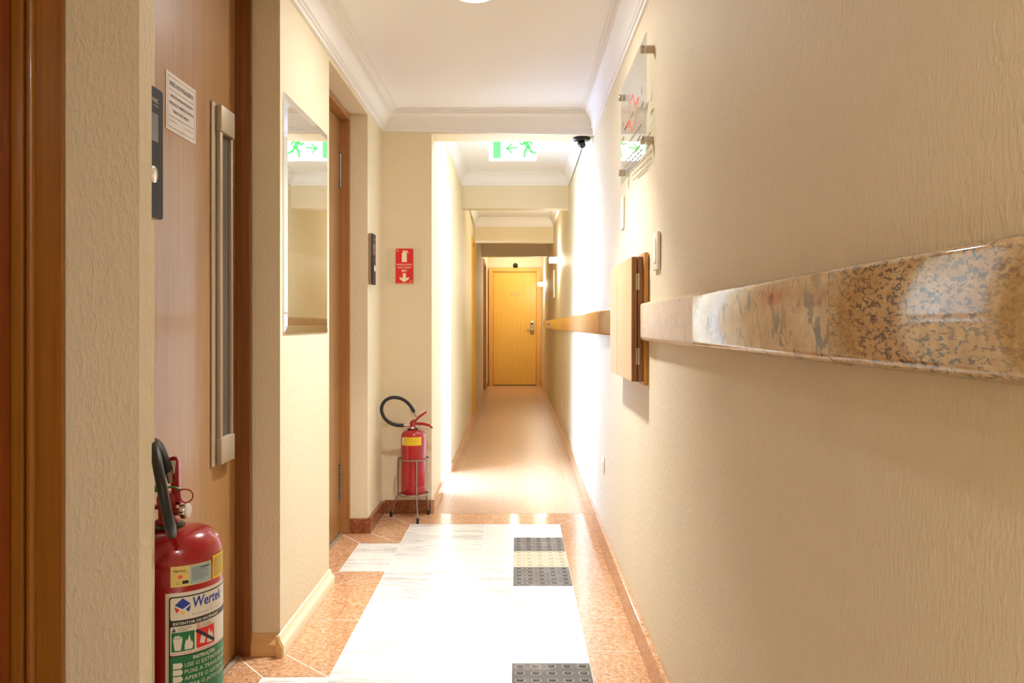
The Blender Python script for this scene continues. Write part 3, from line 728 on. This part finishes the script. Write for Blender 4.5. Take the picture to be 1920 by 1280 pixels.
# notice on the lift door
nt_ = empty('notice_plate', (XD, 2.196, 1.61), 'silver white passenger notice plate fixed to the lift door', 'sign')
nx = XD + .0015; ny0, ny1, nz0, nz1 = 2.098, 2.294, 1.610, 1.766
MB().box(XD + .0003, nx, ny0, ny1, nz0, nz1, .0004).build('plate', M['notice'], nt_)
pr = Print(); w_, h_ = ny1 - ny0, nz1 - nz0
pr.frame(.010, .010, w_ - .010, h_ - .010, .0012, 0)
pr.text('AVISO AOS PASSAGEIROS', w_ / 2, h_ - .034, .0125, 0, 'CENTER', .02, w_ - .04)
pr.rect(.018, h_ - .046, w_ - .018, h_ - .0448, 0); pr.rect(.018, .040, w_ - .018, .0412, 0)
for i, s_ in enumerate(('" ANTES DE ENTRAR NO ELEVADOR', 'VERIFIQUE SE O MESMO ENCONTRA-SE', 'PARADO NESTE ANDAR. "')):
    pr.text(s_, w_ / 2, h_ - .064 - .0195 * i, .0075, 0, 'CENTER', .02, (.150, .160, .105)[i])
pr.text('LEI MUNICIPAL 9502', .02, .026, .004, 1, 'LEFT'); pr.text('DE 11 DE MARÇO DE 1997', w_ - .02, .026, .004, 1, 'RIGHT')
pr.build('lettering', [M['ink'], M['ink_grey']], nt_, lambda u, v, k: Vector((nx + .0004, ny0 + u, nz0 + v)))

# extinguisher sign on the pier
fs = empty('extinguisher_sign', (-.65, YE, 1.33), 'red extinguisher sign with white arrow on the pier wall', 'sign')
fx0, fx1 = (742 - VX) * YE / F, (775 - VX) * YE / F; fz0, fz1 = H - (532 - VY) * YE / F, H - (466 - VY) * YE / F
MB().box((724 - VX) * YE / F, (790 - VX) * YE / F, YE - .003, YE - .0005, fz0, fz1, .0006).build('clear_backing', clear('clear film', (.99, .99, .985, 1), .35, 1.25), fs)
r = .006; pts = []
for cx, cz, a in ((fx1 - r, fz1 - r, 0), (fx0 + r, fz1 - r, 90), (fx0 + r, fz0 + r, 180), (fx1 - r, fz0 + r, 270)):
    for k in range(4): t_ = math.radians(a + 30 * k); pts.append((cx + r * math.cos(t_), YE - .0045, cz + r * math.sin(t_)))
MB().prism(pts, (0, .0014, 0)).build('sign_board', M['signred'], fs)
pr = Print(); w_, h_ = fx1 - fx0, fz1 - fz0
q = lambda x, y: (w_ * (x - 570) / 305, h_ * (1025 - y) / 608)       # from the 9.14x crop
pr.poly([q(678, 650), q(765, 650), q(765, 500), q(752, 484), q(735, 474), q(735, 464), q(708, 464), q(708, 474), q(691, 484), q(678, 500)], 0)
pr.poly([q(688, 452), q(760, 450), q(795, 485), q(785, 498), q(750, 470), q(688, 466)], 0)
pr.text('EXTINTOR DE INCÊNDIO', w_ / 2, q(0, 708)[1], h_ * 28 / 608, 0, 'CENTER', .02, w_ * .88)
pr.text('CARGA: PÓ QUÍMICO', w_ / 2, q(0, 757)[1], h_ * 28 / 608, 0, 'CENTER', .02, w_ * .78)
pr.text('BC', w_ / 2, q(0, 815)[1], h_ * 34 / 608, 0, 'CENTER', .05, w_ * .30)
pr.poly([q(694, 842), q(748, 842), q(748, 925), q(798, 908), q(800, 945), q(720, 998), q(640, 945), q(640, 908), q(694, 925)], 0)
pr.frame(q(585, 0)[0], q(0, 470)[1], q(620, 0)[0], q(0, 440)[1], .0012, 0); pr.frame(q(815, 0)[0], q(0, 1005)[1], q(855, 0)[0], q(0, 965)[1], .0012, 0)
pr.rect(q(590, 0)[0], q(0, 1018)[1], q(850, 0)[0], q(0, 1013)[1], 0)
pr.build('sign_print', [M['sign_cream']], fs, lambda u, v, k: Vector((fx0 + u, YE - .0050, fz0 + v)))

# ------------------------------------------------------------------ extinguisher on its stand by the pier
YS = 4.51; cx = (775.5 - VX) * YS / F
st = empty('extinguisher_stand', (cx, YS, 0), 'grey wire tripod stand holding the small extinguisher by the pier', 'stand')
zr1, zr0 = .337, .138; RR = .0865
MB().torus((cx, YS, zr1), RR, .0042).build('upper_ring', M['stand'], st)
MB().torus((cx, YS, zr0), RR, .0042).build('lower_ring', M['stand'], st)
mb = MB()
for a in (0, 60, 120): mb.tube([(cx + RR * math.cos(math.radians(a)), YS + RR * math.sin(math.radians(a)), zr0 - .001), (cx - RR * math.cos(math.radians(a)), YS - RR * math.sin(math.radians(a)), zr0 - .001)], .003, 6)
mb.build('floor_bars', M['stand'], st)
for a in (-73, 47, 167):
    ca, sa = math.cos(math.radians(a)), math.sin(math.radians(a)); q = lambda r_, z: (cx + r_ * ca, YS + r_ * sa, z)
    rf = .132 if a != 47 else .108
    lg = MB().tube([q(RR + .006, zr1), q(RR + .006, .16), q(RR + .008, .135), q(rf, .022)], .0042, 8).build('leg', M['stand'], st)
    MB().lathe([(0, -.022), (.008, -.0215), (.008, .006), (.0045, .010)], (q(rf + .004, 0)[0], q(rf + .004, 0)[1], .022), n=12).build('rubber_foot', M['rubber'], lg)
e2 = empty('fire_extinguisher', (cx, YS, .1425), 'small red extinguisher with black hose standing in a wire stand', 'fire extinguisher')
r = .0715; zb = .1425
MB().lathe([(0, zb), (r - .003, zb), (r, zb + .004), (r, .184), (r - .002, .186), (r - .002, .189), (r, .191), (r, .465), (r - .003, .478), (r - .012, .490), (r - .03, .499), (.026, .503), (0, .503)], (cx, YS, 0), n=48).build('cylinder', M['red'], e2)
MB().lathe([(.030, .502), (.032, .506), (.028, .509), (.014, .510), (.014, .52), (0, .52)], (cx - .004, YS, 0), n=24).build('neck_collar', M['rubber'], e2)
Q = lambda x, y, dy=0: P(690 + x / 4.57, 720 + y / 4.57, YS + dy)
mb = MB(); c0 = Q(383, 375)
mb.lathe([(0, 0), (.016, 0), (.016, .03), (.013, .036), (0, .036)], (c0.x, YS, .512), n=16)
mb.prism([Q(358, 350, -.010), Q(410, 350, -.010), Q(410, 318, -.010), Q(385, 302, -.010), Q(358, 325, -.010)], (0, .022, 0)); mb.build('valve', M['red2'], e2)
gp = Q(383, 378, -.030)
g_ = MB().lathe([(0, 0), (.0165, 0), (.0165, .012), (.0140, .013), (.0125, .0115), (0, .0115)], gp + Vector((0, .014, 0)), (0, -1, 0), 20).build('pressure_gauge', M['red2'], e2)
MB().lathe([(0, 0), (.0095, 0), (.0095, .001), (0, .001)], gp + Vector((0, .0022, 0)), (0, -1, 0), 16).build('dial', M['paper'], g_)
MB().prism([Q(398, 312, -.008), Q(432, 272, -.008), Q(496, 233, -.008), Q(502, 245, -.008), Q(440, 290, -.008), Q(412, 318, -.008)], (0, .016, 0)).build('top_lever', M['red'], e2)
MB().prism([Q(408, 328, -.008), Q(470, 328, -.008), Q(530, 345, -.008), Q(554, 366, -.008), Q(550, 382, -.008), Q(525, 362, -.008), Q(470, 352, -.008), Q(408, 350, -.008)], (0, .016, 0)).build('carry_handle', M['red'], e2)
def smooth_path(pts, n=6):
    pts = [Vector(p) for p in pts]; out = []
    for i in range(len(pts) - 1):
        p0, p1, p2, p3 = pts[max(i - 1, 0)], pts[i], pts[i + 1], pts[min(i + 2, len(pts) - 1)]
        for k in range(n):
            t = k / n; out.append(.5 * ((2 * p1) + (p2 - p0) * t + (2 * p0 - 5 * p1 + 4 * p2 - p3) * t * t + (3 * p1 - p0 - 3 * p2 + p3) * t ** 3))
    return out + [pts[-1]]
hp = [Q(x, y, dy) for x, y, dy in ((305, 353, -.02), (255, 352, -.03), (200, 337, -.04), (150, 300, -.045), (122, 250, -.045), (117, 200, -.045), (140, 150, -.04), (185, 120, -.035), (235, 114, -.03), (290, 126, -.025), (335, 155, -.02), (370, 195, -.015), (396, 240, -.012))]
MB().tube(smooth_path(hp), .0098, 12).build('hose', M['rubber'], e2)
mb = MB(); mb.tube([Q(300, 353, -.02), Q(358, 353, -.01)], .0075, 12); mb.build('hose_coupling', M['steel'], e2)
mb = MB(); mb.tube([Q(392, 232, -.012), Q(420, 285, -.010)], [.0088, .0062], 12); mb.build('nozzle', M['steel'], e2)
mb = MB(); mb.tube(smooth_path([Q(388, 285, -.01), Q(365, 250, -.015), Q(362, 210, -.015)]), .0012, 6); mb.build('safety_wire', M['stand'], e2)
mb = MB(); mb.tube(smooth_path([Q(430, 345, -.012), Q(455, 380, -.02), Q(500, 388, -.02), Q(535, 370, -.012)]), .0012, 6); mb.build('safety_wire', M['stand'], e2)
def cyl(cx_, cy_, R, th0, zz0):
    def f(u, v, k):
        t = th0 + u / R; rr = R + .0004 + .00018 * k
        return Vector((cx_ + rr * math.sin(t), cy_ - rr * math.cos(t), zz0 + v))
    return f
pr = Print(); pr.rect(-.022, 0, -.003, .042, 1); pr.rect(0, 0, .102, .046, 0)
for i in range(7): pr.rect(.006, .006 + .0055 * i, (.09, .08, .095, .085, .092, .07, .088)[i], .0075 + .0055 * i, 2)
pr.order = {0: 1, 1: 1, 2: 2}
pr.build('label', [M['yellow'], M['paper'], mat('dark yellow ink', '#a8841a', .5)], e2, cyl(cx, YS, r, math.radians(-38), .420), .006)

# ------------------------------------------------------------------ large extinguisher by the lift door
YA = 1.86; ax_ = (337 - VX) * YA / F; RA = .0945
e1 = empty('fire_extinguisher', (ax_, YA, 0), 'large red extinguisher with black hose and instruction label at the lift door', 'fire extinguisher')
prof = [(0, .004), (RA - .012, .004), (RA - .006, .0), (RA - .001, .004), (RA, .012), (RA, .05), (RA - .0015, .052), (RA, .054), (RA, .545), (RA - .0018, .547), (RA - .0018, .550), (RA - .0002, .553)]
for a in range(0, 91, 9): prof.append((.030 + (RA - .0304) * math.cos(math.radians(a)) ** .9 if a < 90 else .030, .566 + .055 * math.sin(math.radians(a))))
prof += [(.02, .623), (0, .623)]
MB().lathe(prof, (ax_, YA, 0), n=72).build('cylinder', M['red'], e1, sharp=60)
S = lambda x, y, Y=YA: P(250 + x / 2.665, 800 + y / 2.665, Y)
nc = S(168, 482); nx_ = nc.x
MB().lathe([(0, .622), (.040, .622), (.041, .626), (.036, .629), (0, .629)], (nx_, YA, 0), n=32).build('neck_collar', M['brass_green'], e1)
mb = MB(); mb.lathe([(.026, .629), (.026, .636), (.019, .640), (.019, .662), (.022, .664), (.022, .690), (.016, .70), (0, .70)], (nx_, YA, 0), n=20)
mb.tube([(nx_, YA, .655), (nx_ + .03, YA, .655)], .009, 12); mb.build('valve', M['red2'], e1)
gg = S(255, 418)
g_ = MB().lathe([(0, 0), (.019, 0), (.0195, .008), (.018, .011), (0, .011)], (gg.x - .004, YA, gg.z), (1, 0, 0), 24).build('pressure_gauge', M['chrome'], e1)
MB().lathe([(0, 0), (.0165, 0), (.016, .004), (0, .005)], (gg.x + .0071, YA, gg.z), (1, 0, 0), 24).build('gauge_lens', M['paper'], g_)
h1 = MB().prism([S(196, 390), S(230, 386), S(226, 170), S(218, 152), S(196, 148), S(176, 156), S(170, 168), S(182, 230)], (0, .012, 0)).build('top_lever', M['red'], e1)
MB().prism([S(182, 232, YA - .0008), S(205, 234, YA - .0008), S(212, 168, YA - .0008), S(180, 168, YA - .0008)], (0, .0006, 0)).build('lever_sticker', M['paper'], h1)
mb = MB(); mb.prism([S(40, 398), S(130, 396), S(200, 382), S(232, 372), S(232, 388), S(140, 412), S(40, 414)], (0, .02, 0)); mb.build('carry_handle', M['red2'], e1)
hp = [P(px, py, Y) for px, py, Y in ((312, 956, 1.86), (318, 975, 1.80), (322, 994, 1.74), (322, 1001, 1.70), (318, 985, 1.665), (310, 945, 1.65), (301, 900, 1.655), (294, 862, 1.68), (289, 838, 1.72), (290, 830, 1.77), (299, 838, 1.81), (309, 862, 1.845), (317, 886, 1.86))]
MB().tube(smooth_path(hp), .0105, 14).build('hose', M['rubber'], e1)
mb = MB(); mb.tube([P(316, 880, 1.858), P(320, 905, 1.858)], [.0105, .006], 12); mb.build('nozzle', M['hinge'], e1)
mb = MB(); mb.tube(smooth_path([S(70, 318, 1.845), S(140, 312, 1.84), S(190, 300, 1.845), S(232, 312, 1.85), S(222, 328, 1.87), S(150, 326, 1.875)]), .0022, 6)
mb.prism([S(60, 296, 1.84), S(118, 294, 1.84), S(118, 326, 1.84), S(60, 332, 1.84)], (0, .003, 0)); mb.build('seal_tie', M['green_tie'], e1)
mb = MB(); mb.tube(smooth_path([S(228, 320, 1.845), S(250, 312, 1.845), S(285, 318, 1.845), S(298, 345, 1.845), S(285, 370, 1.845), S(255, 378, 1.845), S(236, 358, 1.845), S(230, 325, 1.845)]), .0018, 6)
mb.tube([S(232, 330, 1.85), S(232, 400, 1.85)], .002, 6); mb.build('safety_pin', M['red2'], e1)
# small labels
pr = Print(); Lz = .508; f_ = cyl(ax_, YA, RA, math.radians(11.5), Lz)
sm = [M['beige_label'], M['blue_label'], M['ink'], M['yellow'], M['map_red'], M['ink_grey']]
pr.order = {0: 0, 1: 1, 2: 2, 3: 1, 4: 2, 5: 2}
pr.rect(0, 0, .092, .046, 0); pr.rect(.040, .002, .090, .044, 1); pr.text('Segurança', .006, .034, .0045, 2, bold=.03); pr.text('EXTINTORES', .022, .029, .002, 2)
pr.disc(.020, .022, .0048, 4); pr.rect(.024, .006, .037, .013, 2); pr.frame(.012, .006, .018, .011, .0008, 5)
for i in range(9): pr.rect(.044, .010 + .0034 * i, .044 + (.030, .042, .036, .040, .026, .041, .034, .038, .03)[i], .0112 + .0034 * i, 5)
pr.rect(.064, .036, .086, .0385, 2); pr.rect(.096, 0, .150, .054, 3)
for i in range(9): pr.rect(.099, .006 + .005 * i, .146, .0078 + .005 * i, 5)
pr.build('inspection_label', sm, e1, f_, .005)
# instruction label
lab_mats = [M['paper'], M['ink'], M['blue'], M['green'], M['signred'], M['yellow'], M['paper'], M['ink_grey'], M['ink']]
pr = Print(); pr.order = {0: 0, 1: 1, 6: 2, 3: 3, 4: 3, 2: 4, 5: 4, 7: 4, 8: 6}
U = .188; zl0 = .150; V = .345
def rrect(u0, v0, u1, v1, r_, m):
    pts = []
    for cu, cv, a in ((u1 - r_, v1 - r_, 0), (u0 + r_, v1 - r_, 90), (u0 + r_, v0 + r_, 180), (u1 - r_, v0 + r_, 270)):
        for k in range(4): pts.append((cu + r_ * math.cos(math.radians(a + 30 * k)), cv + r_ * math.sin(math.radians(a + 30 * k))))
    pr.poly(pts, m)
pr.rect(0, 0, U, V, 0); rrect(.0075, .006, U - .0075, V - .008, .006, 1)
zv = lambda z: z - zl0
rrect(.0105, zv(.434), U - .0105, V - .011, .005, 6)                 # maker panel
lu, lz = .036, zv(.466)
s_ = .0165
pr.poly([(lu, lz + s_), (lu + s_, lz + .002), (lu, lz - .008), (lu - s_, lz + .002)], 2)
pr.poly([(lu - s_ - .001, lz - .001), (lu - .006, lz - .009), (lu - .013, lz - .016)], 4)
pr.poly([(lu + s_ + .001, lz - .001), (lu + .006, lz - .009), (lu + .013, lz - .016)], 2)
pr.poly([(lu - .006, lz - .016), (lu, lz - .012), (lu + .006, lz - .016), (lu, lz - .021)], 5)
pr.text('Wertek', .057, zv(.458), .024, 2, 'LEFT', .026, .082, .12)
pr.text('Rua São João, 101 - São Paulo', .056, zv(.441), .0036, 7, 'LEFT', 0, .09)
pr.text('EXTINTOR DE INCÊNDIO', .016, zv(.4235), .0062, 6, 'LEFT', .03, .11)
pr.order[6] = 2
rrect(.0105, zv(.356), U - .0105, zv(.4205), .004, 6)
pr.poly([(.013, zv(.4085)), (.023, zv(.4085)), (.018, zv(.4185))], 7); pr.text('A', .018, zv(.4095), .005, 8, 'CENTER')
pr.text('APARAS DE PAPEL', .027, zv(.4145), .0034, 8, width=.028); pr.text('E MADEIRAS', .027, zv(.4095), .0034, 8, width=.020)
pr.rect(.013, zv(.3640), .061, zv(.4070), 3); pr.rect(.065, zv(.3640), .112, zv(.4070), 4)
pr.frame(.066, zv(.4085), .074, zv(.4185), .0012, 4); pr.text('B', .070, zv(.4105), .006, 4, 'CENTER'); pr.text('LÍQUIDOS', .077, zv(.4145), .0034, 8); pr.text('INFLAMÁVEIS', .077, zv(.4095), .0034, 8)
pb = Print(); W6 = 8
def w(pts): pr.poly(pts, 9)
b0, b1 = zv(.3640), zv(.4070); hh = b1 - b0
w([(.020, b0 + .003), (.032, b0 + .003), (.036, b0 + .029), (.016, b0 + .029)])
w([(.0165, b0 + .030), (.0355, b0 + .030), (.033, b0 + .034), (.030, b0 + .032), (.028, b0 + .038), (.025, b0 + .034), (.022, b0 + .037), (.019, b0 + .033)])
w([(.040, b0 + .003), (.056, b0 + .003), (.058, b0 + .012), (.055, b0 + .022), (.053, b0 + .018), (.050, b0 + .036), (.046, b0 + .022), (.043, b0 + .026), (.040, b0 + .014)])
w([(.072, b0 + .010), (.084, b0 + .007), (.088, b0 + .024), (.076, b0 + .027)])
w([(.090, b0 + .006), (.104, b0 + .004), (.108, b0 + .016), (.104, b0 + .030), (.100, b0 + .024), (.097, b0 + .038), (.092, b0 + .022)])
pr.stroke([(.066, b1 - .003), (.110, b0 + .006)], .007, 8); 
pr.text('NÃO UTILIZAR EM EQUIPAMENTO ELÉTRICO', .014, zv(.3575), .0042, 4, width=.128)
rrect(.0105, .009, U - .0105, zv(.3535), .004, 3)
pr.text('INSTRUÇÕES', .058, zv(.3425), .0075, 9, 'LEFT', .03, .056)
for i, s_ in enumerate(('USE O EXTINTOR NA VERTICAL', 'PUXE A TRAVA ROMPENDO O LACRE', 'APERTE O GATILHO', 'DIRIJA O JATO À BASE DO FOGO')):
    z_ = zv(.3285 - .0150 * i); pr.text(s_, .040, z_, .0088, 9, 'LEFT', .0)
    pr.rect(.016, z_ - .002, .033, z_ + .0105, 9); pr.poly([(.033, z_ - .002), (.0365, z_ + .004), (.033, z_ + .0105)], 9)
    pr.rect(.0195, z_, .025, z_ + .008, 4); pr.rect(.027, z_ + .001, .030, z_ + .005, 4)
pr.order[9] = 5
lab_mats.append(M['paper'])
pr.build('instruction_label', lab_mats, e1, cyl(ax_, YA, RA, math.radians(4.8), zl0), .005)
